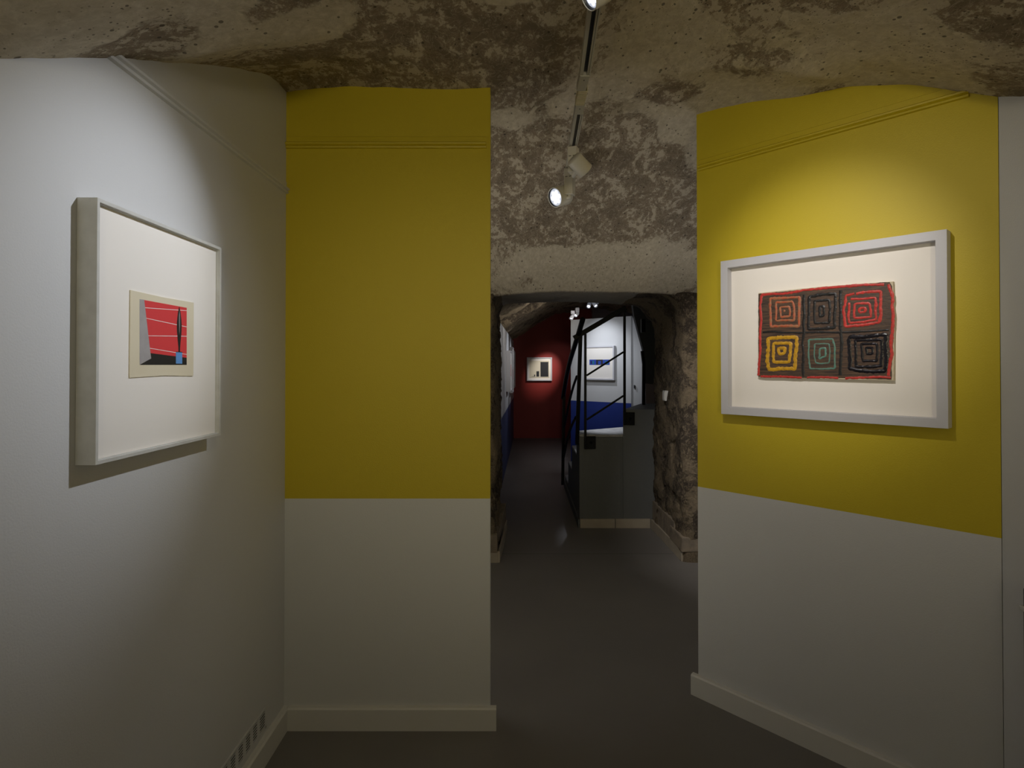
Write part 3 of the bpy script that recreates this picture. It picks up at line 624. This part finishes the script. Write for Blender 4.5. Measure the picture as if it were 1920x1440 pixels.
ST = [('black', 26, 0, [(690,270),(680,380),(692,500),(680,620),(690,740),(667,850),(685,980),(675,1120),(680,1255)]),
 ('black', 28, 0, [(1130,215),(1122,330),(1130,480),(1120,620),(1132,740),(1140,850),(1130,1000),(1126,1120),(1120,1245)]),
 ('black', 18, 0, [(190,725),(300,715),(450,728),(660,730),(900,722),(1110,725),(1300,718),(1500,708),(1712,695)]),
 ('red', 22, 0, [(175,275),(300,262),(420,264),(560,242),(700,217),(860,200),(1000,188),(1200,170),(1400,155),(1655,148)]),
 ('red', 24, 0, [(182,270),(163,400),(176,560),(162,760),(164,950),(150,1100),(142,1245)]),
 ('red', 20, 0, [(165,1252),(400,1254),(560,1260),(665,1268)]), ('red', 20, 0, [(722,1266),(900,1262),(1105,1270)]), ('red', 20, 0, [(1180,1272),(1400,1266),(1600,1258),(1735,1270)]),
 ('red', 24, 0, [(1697,145),(1732,230),(1754,300),(1744,420),(1758,500),(1750,700),(1730,900),(1742,980),(1715,1120),(1700,1250)]),
 ('orange', 24, 1, [(282,315),(450,312),(635,302),(630,450),(628,650),(450,645),(292,655),(285,500)]), ('orange', 20, 1, [(352,365),(550,355),(572,430),(570,580),(460,578),(350,585),(356,470)]),
 ('orange', 20, 1, [(402,420),(510,415),(524,480),(515,535),(412,540)]), ('orange', 20, 0, [(440,462),(466,476)]),
 ('black', 28, 1, [(748,300),(900,270),(1062,257),(1065,400),(1050,560),(1055,668),(900,680),(737,685),(746,500)]), ('black', 24, 1, [(816,350),(990,335),(1000,450),(990,610),(815,615),(811,480)]), ('black', 26, 1, [(876,412),(925,410),(928,520),(878,535)]),
 ('red', 24, 0, [(1300,258),(1190,282),(1186,380),(1162,450),(1176,560),(1182,655),(1400,635),(1590,605),(1614,520),(1606,400),(1612,228),(1400,242),(1310,262)]),
 ('red', 20, 0, [(1245,325),(1400,322),(1545,305),(1556,400),(1545,450),(1556,570),(1400,598),(1230,612),(1220,520),(1236,440),(1228,365)]),
 ('red', 20, 1, [(1298,380),(1470,372),(1490,470),(1490,540),(1290,552),(1292,400)]), ('red', 22, 1, [(1356,432),(1425,427),(1425,480),(1352,485)]),
 ('yellow', 36, 1, [(254,800),(400,785),(600,782),(600,900),(582,1010),(580,1160),(420,1160),(265,1170),(247,1060),(262,900)]), ('yellow', 30, 1, [(322,857),(530,852),(525,950),(510,1080),(400,1080),(326,1085),(321,980)]), ('yellow', 30, 1, [(378,915),(465,910),(450,980),(387,985)]),
 ('teal', 16, 1, [(747,812),(900,806),(1032,802),(1058,900),(1054,1050),(1058,1155),(900,1165),(762,1160),(742,1000),(746,900)]), ('teal', 13, 1, [(817,862),(990,862),(1000,960),(990,1092),(900,1100),(830,1095),(811,1000)]), ('teal', 18, 1, [(872,918),(945,912),(950,1010),(905,1022),(870,1045),(878,960)]),
 ('gloss', 34, 1, [(1232,778),(1400,778),(1670,750),(1665,900),(1678,1050),(1662,1188),(1500,1195),(1350,1183),(1236,1160),(1240,1000),(1226,870)]), ('gloss', 26, 1, [(1302,818),(1450,818),(1620,812),(1625,950),(1610,1130),(1450,1137),(1312,1137),(1310,1000)]),
 ('gloss', 22, 1, [(1372,862),(1560,860),(1570,950),(1560,1070),(1392,1067),(1386,950)]), ('gloss', 22, 1, [(1432,907),(1510,907),(1510,980),(1442,985)])]
for i, (m_, w_, cl, pts) in enumerate(ST): stroke(pts, w_, m_, bool(cl), .0016 if m_ != 'gloss' else .0024, i*7)

# --- far pictures
def far_picture(name, label, origin, u, W_, H_, depth, wdt, arts=(), group=None, sheet_=None):
    e = empty(name, label, 'picture', frame_matrix(Vector(origin), u), group)
    frame_mesh(W_, H_, wdt, depth, .012).build('frame', M['frame_white'], e, .001)
    MB().plate(rectpoly(wdt, wdt, W_-wdt, H_-wdt), .0115, .014).build('mat_board', M['mat'], e)
    par = e
    if sheet_: par = MB().plate(rectpoly(*sheet_[0]), .0095, .0117).build('paper_sheet', sheet_[1], e)
    for nm, x0, z0, x1, z1, m_, lay in arts: MB().plate(rectpoly(x0, z0, x1, z1), .0095-.0008*lay, .0096).build(nm, m_, par)
    return e
rb = at(988, 714, 12.16); rt = at(1035, 670, 12.16); sx = (rt.x-rb.x)/46.3; sz = (rt.z-rb.z)/43.6
def rr(x0, y0, x1, y1): return ((x0-548)/8*sx, (1302-y1)/8*sz, (x1-548)/8*sx, (1302-y0)/8*sz)
M['r_dark'] = mat('print_charcoal', (.018, .019, .022), .7); M['f_paper'] = mat('cream_sheet', (.70, .64, .50), .8)
far_picture('framed_print', 'square white frame on the red end wall with growing black rectangles', rb, (1, 0, 0), rt.x-rb.x, rt.z-rb.z, .038, .022,
    [('black_rectangle', *rr(748, 1022, 865, 1242), M['r_dark'], 1), ('black_rectangle', *rr(688, 1160, 728, 1240), M['r_dark'], 1), ('black_rectangle', *rr(655, 1210, 670, 1241), M['r_dark'], 1),
     ('black_rectangle', *rr(634, 1232, 645, 1243), M['r_dark'], 1), ('black_rectangle', *rr(617, 1238, 624, 1244), M['r_dark'], 1)], sheet_=(rr(586, 1002, 880, 1260), M['f_paper']))
pn3 = Vector((pn.x, pn.y, 0)); pP = Vector((pA.x, pA.y, 0))+pn3*.05
q0 = on_plane(1094, 711, pP, pn3); q1 = on_plane(1151, 713, pP, pn3); q2 = on_plane(1151, 648, pP, pn3)
PW = (q1.xy-q0.xy).length; PH = q2.z-q1.z; q0.z = q1.z
pmx = frame_matrix(q0, (pd.x, pd.y, 0)); pinv = pmx.inverted()
def pc(x, y): q = pinv @ on_plane(1060+x/7.2, 560+y/7.2, pP, pn3); return (q.x, q.z)
def pr(x0, y0, x1, y1): a_, b_ = pc(x0, y1), pc(x1, y0); return (a_[0], a_[1], b_[0], b_[1])
M['f_blue'] = mat('print_ultramarine', (.02, .06, .40), .6); M['f_green'] = mat('print_green', (.02, .22, .16), .6)
far_picture('framed_print', 'tall white frame with a narrow blue strip print on the blue and white partition', q0, (pd.x, pd.y, 0), PW, PH, .045, .02,
    [('blue_field', *pr(320, 822, 410, 893), M['f_blue'], 1), ('black_field', *pr(410, 822, 500, 893), M['r_dark'], 1), ('blue_field', *pr(500, 822, 592, 893), M['f_blue'], 1),
     ('dark_bar', *pr(338, 840, 352, 880), M['r_dark'], 2), ('green_bar', *pr(366, 840, 381, 884), M['f_green'], 2), ('blue_square', *pr(438, 840, 476, 886), M['f_blue'], 2),
     ('green_bar', *pr(528, 840, 545, 856), M['f_green'], 2), ('green_bar', *pr(553, 862, 572, 884), M['f_green'], 2)])
cu = Vector((.033, 1, 0)).normalized()
for (y0, wd_, z0, z1, dp, lab) in ((8.62, .62, 1.12, 1.725, .066, 'nearest of the three white box frames on the corridor wall, seen edge on'),
                                   (9.9, .60, 1.04, 1.82, .055, 'tallest white box frame on the corridor wall, second from the arch'),
                                   (11.1, .62, 1.08, 1.79, .05, 'farthest white box frame on the corridor wall, next to the red wall')):
    far_picture('framed_print', lab, (corridor_x(y0)+dp+.001, y0, z0), cu, wd_, z1-z0, dp, .02, [('red_field', .2, .22, .42, .40, M['p_red'], 0)], 'framed prints on the corridor wall')

# ------------------------------------------------------------------ lighting track and spotlights
ZT = 2.53
tk = empty('lighting_track', 'cream ceiling lighting track with dark slot and ribbed joint running back along the vault', 'lighting track', Matrix.Identity(4))
def track_rail(p, q, name='track_rail'):
    p, q = Vector(p), Vector(q); d = (q-p).normalized(); s_ = Vector((d.y, -d.x, 0)); w_ = .0185
    prof_ = [(-w_, .03), (-w_, 0), (-w_*.36, 0), (-w_*.36, .020), (w_*.36, .020), (w_*.36, 0), (w_*.62, 0), (w_*.62, .004), (w_*.72, .004), (w_*.72, 0), (w_, 0), (w_, .03)]
    V = [c+s_*a+Vector((0, 0, z)) for c in (p, q) for a, z in prof_]; k = len(prof_)
    o_ = MB().add(V, [tuple(range(k)), tuple(reversed(range(k, 2*k)))]+[(i, (i+1) % k, (i+1) % k+k, i+k) for i in range(k)]).build(name, M['track'], tk)
    T = Matrix((s_, d, Vector((0, 0, 1)))).transposed().to_4x4(); T.translation = p
    MB().box((-w_*.33, .01, .010), (w_*.33, (q-p).length-.01, .0195), T).build('slot', M['lamp_dark'], o_)
def tx(y): return .239+.054*(y-1.70) if y < 2.2 else .2665+.04*(y-2.2)
track_rail((tx(-1.4), -1.4, ZT), (tx(2.07), 2.07, ZT)); track_rail((tx(2.39), 2.39, ZT), (tx(3.16), 3.16, ZT))
for y0, y1 in ((2.07, 2.185), (2.305, 2.39)):
    mb = MB().box((tx(y0)-.0175, y0, ZT-.003), (tx(y0)+.0175, y1, ZT+.028)); o_ = mb.build('connector', M['track'], tk, .002)
    MB().lathe([(.0, -.0012), (.0025, -.001), (.003, 0)], Matrix.Translation((tx(y0), y0+.03, ZT-.003)), 8).build('screw', M['lamp_dark'], o_)
mb = MB()
for i in range(12): mb.box((tx(2.2)-.0175, 2.186+i*.01, ZT-.004), (tx(2.2)+.0175, 2.186+i*.01+.0065, ZT+.026))
mb.box((tx(2.2)-.015, 2.186, ZT), (tx(2.2)+.015, 2.305, ZT+.024)); mb.build('flexible_joint', M['track_flex'], tk)
for y in (.2, 1.3, 2.9):
    MB().box((tx(y)-.012, y-.02, ZT+.03), (tx(y)+.012, y+.02, vz(tx(y), y)+.01)).build('bracket', M['track'], tk)

def spotlight(label, base, head, aim, can_r=.037, can_l=.08, box=(.044, .05, .125), turn=0, lit=True, group='spotlights on the near track', cm=None):
    """gear box hanging from the track, an arm, a can with dark ring and lens; local origin at the track"""
    base, head, aim = Vector(base), Vector(head), Vector(aim); cm = cm or M['lamp_body']
    e = empty('track_spotlight', label, 'spotlight', Matrix.Translation(base), group)
    h_ = head-base; d = (aim-head).normalized()
    bx_, by_, bz_ = box
    o_ = MB().box((-bx_/2, -by_/2, -bz_), (bx_/2, by_/2, -.006)).build('gear_box', cm, e, .002); o_.rotation_euler.z = R(turn)
    MB().box((-bx_/2-.004, -.012, -.045), (-bx_/2+.001, .012, -.010)).build('clip', cm, o_, .001)
    for k in (-1, 1): MB().box((k*.010-.006, -by_/2-.0006, -.052), (k*.010+.006, -by_/2+.001, -.049)).build('slot', M['lamp_dark'], o_)
    MB().sweep([Vector((0, 0, -bz_+.01)), Vector((0, 0, -bz_-.012)), (h_-d*can_l*.45)*.5+Vector((0, 0, -bz_-.012))*.5, h_-d*can_l*.45], .011, 10).build('arm', cm, e)
    q = d.to_track_quat('Z', 'Y').to_matrix().to_4x4(); T = Matrix.Translation(h_) @ q
    r, l = can_r, can_l
    can = MB().lathe([(0, -l), (r*.90, -l), (r*.97, -l+.004), (r, -l*.9), (r, 0), (r*.955, .0015), (r*.93, 0), (r*.93, -.008)], T, 32).build('can', cm, e)
    MB().lathe([(r*.93, -.001), (r*.86, -.005), (r*.84, -.009)], T, 32).build('ring', M['lamp_dark'], can)
    if lit:
        ln = MB().lathe([(r*.845, -.009), (r*.5, -.0085), (0, -.0085)], T, 32).build('lens', M['lens'], can)
        mb = MB()
        for k in range(7):
            a_ = 2*pi*k/6; rr_ = 0 if k == 6 else r*.48
            mb.lathe([(0, -.0078), (r*.24, -.0080)], T @ Matrix.Translation((rr_*math.cos(a_), rr_*math.sin(a_), 0)), 10)
        mb.build('led_cluster', M['lens_led'], can)
    return e
BZ = ZT-.001
spotlight('cream spotlight at the top edge of the picture, its lit lens seen from below', (tx(1.48), 1.48, BZ), (.205, 1.555, 2.482), (-.93, 1.30, 1.70), can_r=.034, can_l=.06, box=(.04, .05, .022))
hd = at(1087, 309, 2.68)
spotlight('cream spotlight turned away to the right, its can hiding the track end', (tx(2.74), 2.74, BZ), hd+Vector((.72, .38, -.58))*.04, hd+Vector((.72, .38, -.58))*2, can_r=.038, can_l=.082, box=(.042, .044, .125), turn=-24)
hd = at(1040, 370.5, 3.06)
spotlight('cream spotlight lit towards the camera, lowest and last on the track', (tx(3.04), 3.04, BZ), hd, hd+Vector((-.76, -.57, -.36)), can_r=.052, can_l=.09, box=(.046, .048, .142), turn=-24)
# far lamps
for i, (x, y, Y, ax, ay, az, lab) in enumerate(((1070.5, 598, 7.95, -.5, -.4, -.9, 'small lit white spotlight above the left edge of the partition'),
                                    (1079, 592, 8.1, -.6, -.7, -.7, 'small white spotlight hanging just left of the railing, behind its lit neighbour'),
                                    (1103.5, 575, 7.3, -.3, -.9, -.7, 'white spotlight under the arch soffit, left one of the pair above the railing'),
                                    (1117.5, 574, 7.3, .4, -.7, -.8, 'white spotlight under the arch soffit, right one of the pair above the railing'))):
    c = at(x, y, Y); spotlight(lab, (c.x+.03, c.y+.04, c.z+.12), c, c+Vector((ax, ay, az)), .026, .07, (.05, .05, .07), group='spotlights in the far room', cm=M['frame_white'])
c = at(1110, 578, 7.3)
tag(MB().box((.94, 6.6, c.z+.17), (.97, 8.2, c.z+.20)).box((.95, 7.0, c.z+.2), (.96, 7.02, c.z+.42)).box((.95, 7.9, c.z+.2), (.96, 7.92, c.z+.42)).build('lighting_track', M['frame_white'], None, .002), 'white lighting track under the rough vault of the far room', 'lighting track')
# black box lamp beside the arch
a_, b_ = at(1203, 623, 5.9), at(1210.5, 598, 5.9)
e = empty('wall_lamp', 'small black box lamp on the dark stair wall beside the right jamb', 'lamp', Matrix.Translation((a_.x, 5.9, a_.z)))
MB().prism([(0, 0), (b_.x-a_.x, 0), (b_.x-a_.x, .05), (0, .05)], lambda x, y: .0+.0*x, b_.z-a_.z).build('housing', B, e, .002)
MB().box((b_.x-a_.x, .02, .10), (b_.x-a_.x+.16, .028, .11)).build('arm', M['steel_dark'], e)
# light switch
s0 = at(1241, 752, 4.98)
e = empty('light_switch', 'white light switch on the rough stone jamb right of the stairs', 'switch', Matrix.Translation((1.317, 4.98, 1.205)))
MB().box((-.030, -.038, 0), (.006, .038, .085)).build('back_box', M['plastic'], e, .003)
MB().box((-.034, -.028, .010), (-.0295, .028, .075)).build('rocker', M['plastic'], e, .002)
# vent grille low on the left wall
e = empty('vent_grille', 'long white slotted vent grille low on the left wall above the baseboard', 'vent', Matrix.Translation((XL, 1.50, .113)))
GL, GH = .765, .083
MB().box((.0005, .01, .008), (.0008, GL-.01, GH-.008)).build('dark_backing', M['dark_hole'], e)
mb = MB().box((.0, 0, 0), (.003, GL, .010)).box((0, 0, GH-.010), (.0035, GL, GH)).box((0, 0, 0), (.003, .012, GH)).box((0, GL-.012, 0), (.003, GL, GH))
mb.build('frame', M['white_wall'], e, .001)
for i in range(12):
    y = .012+(i+1)*(GL-.024)/13; MB().box((.0005, y-.011, .010), (.0026, y+.011, GH-.012)).build('divider', M['white_wall'], e)
for i in range(6):
    z = .010+(i+.35)*(GH-.022)/6; MB().box((.001, .012, z), (.0022, GL-.012, z+.0040)).build('slat', M['white_wall'], e)
# dark steel cabinet at the right edge
e = empty('cabinet', 'dark grey steel cabinet against the white wall at the far right edge', 'cabinet', Matrix.Translation((e1.x-.055, 1.10, 0)))
MB().box((0, 0, 0), (.055, .645, .845)).build('body', M['steel_dark'], e, .006)
MB().box((-.006, .02, .03), (0, .62, .82)).build('door', M['steel_dark'], e, .002)
MB().box((-.004, .622, .775), (.012, .652, .79)).build('hinge', M['plastic'], e, .002)
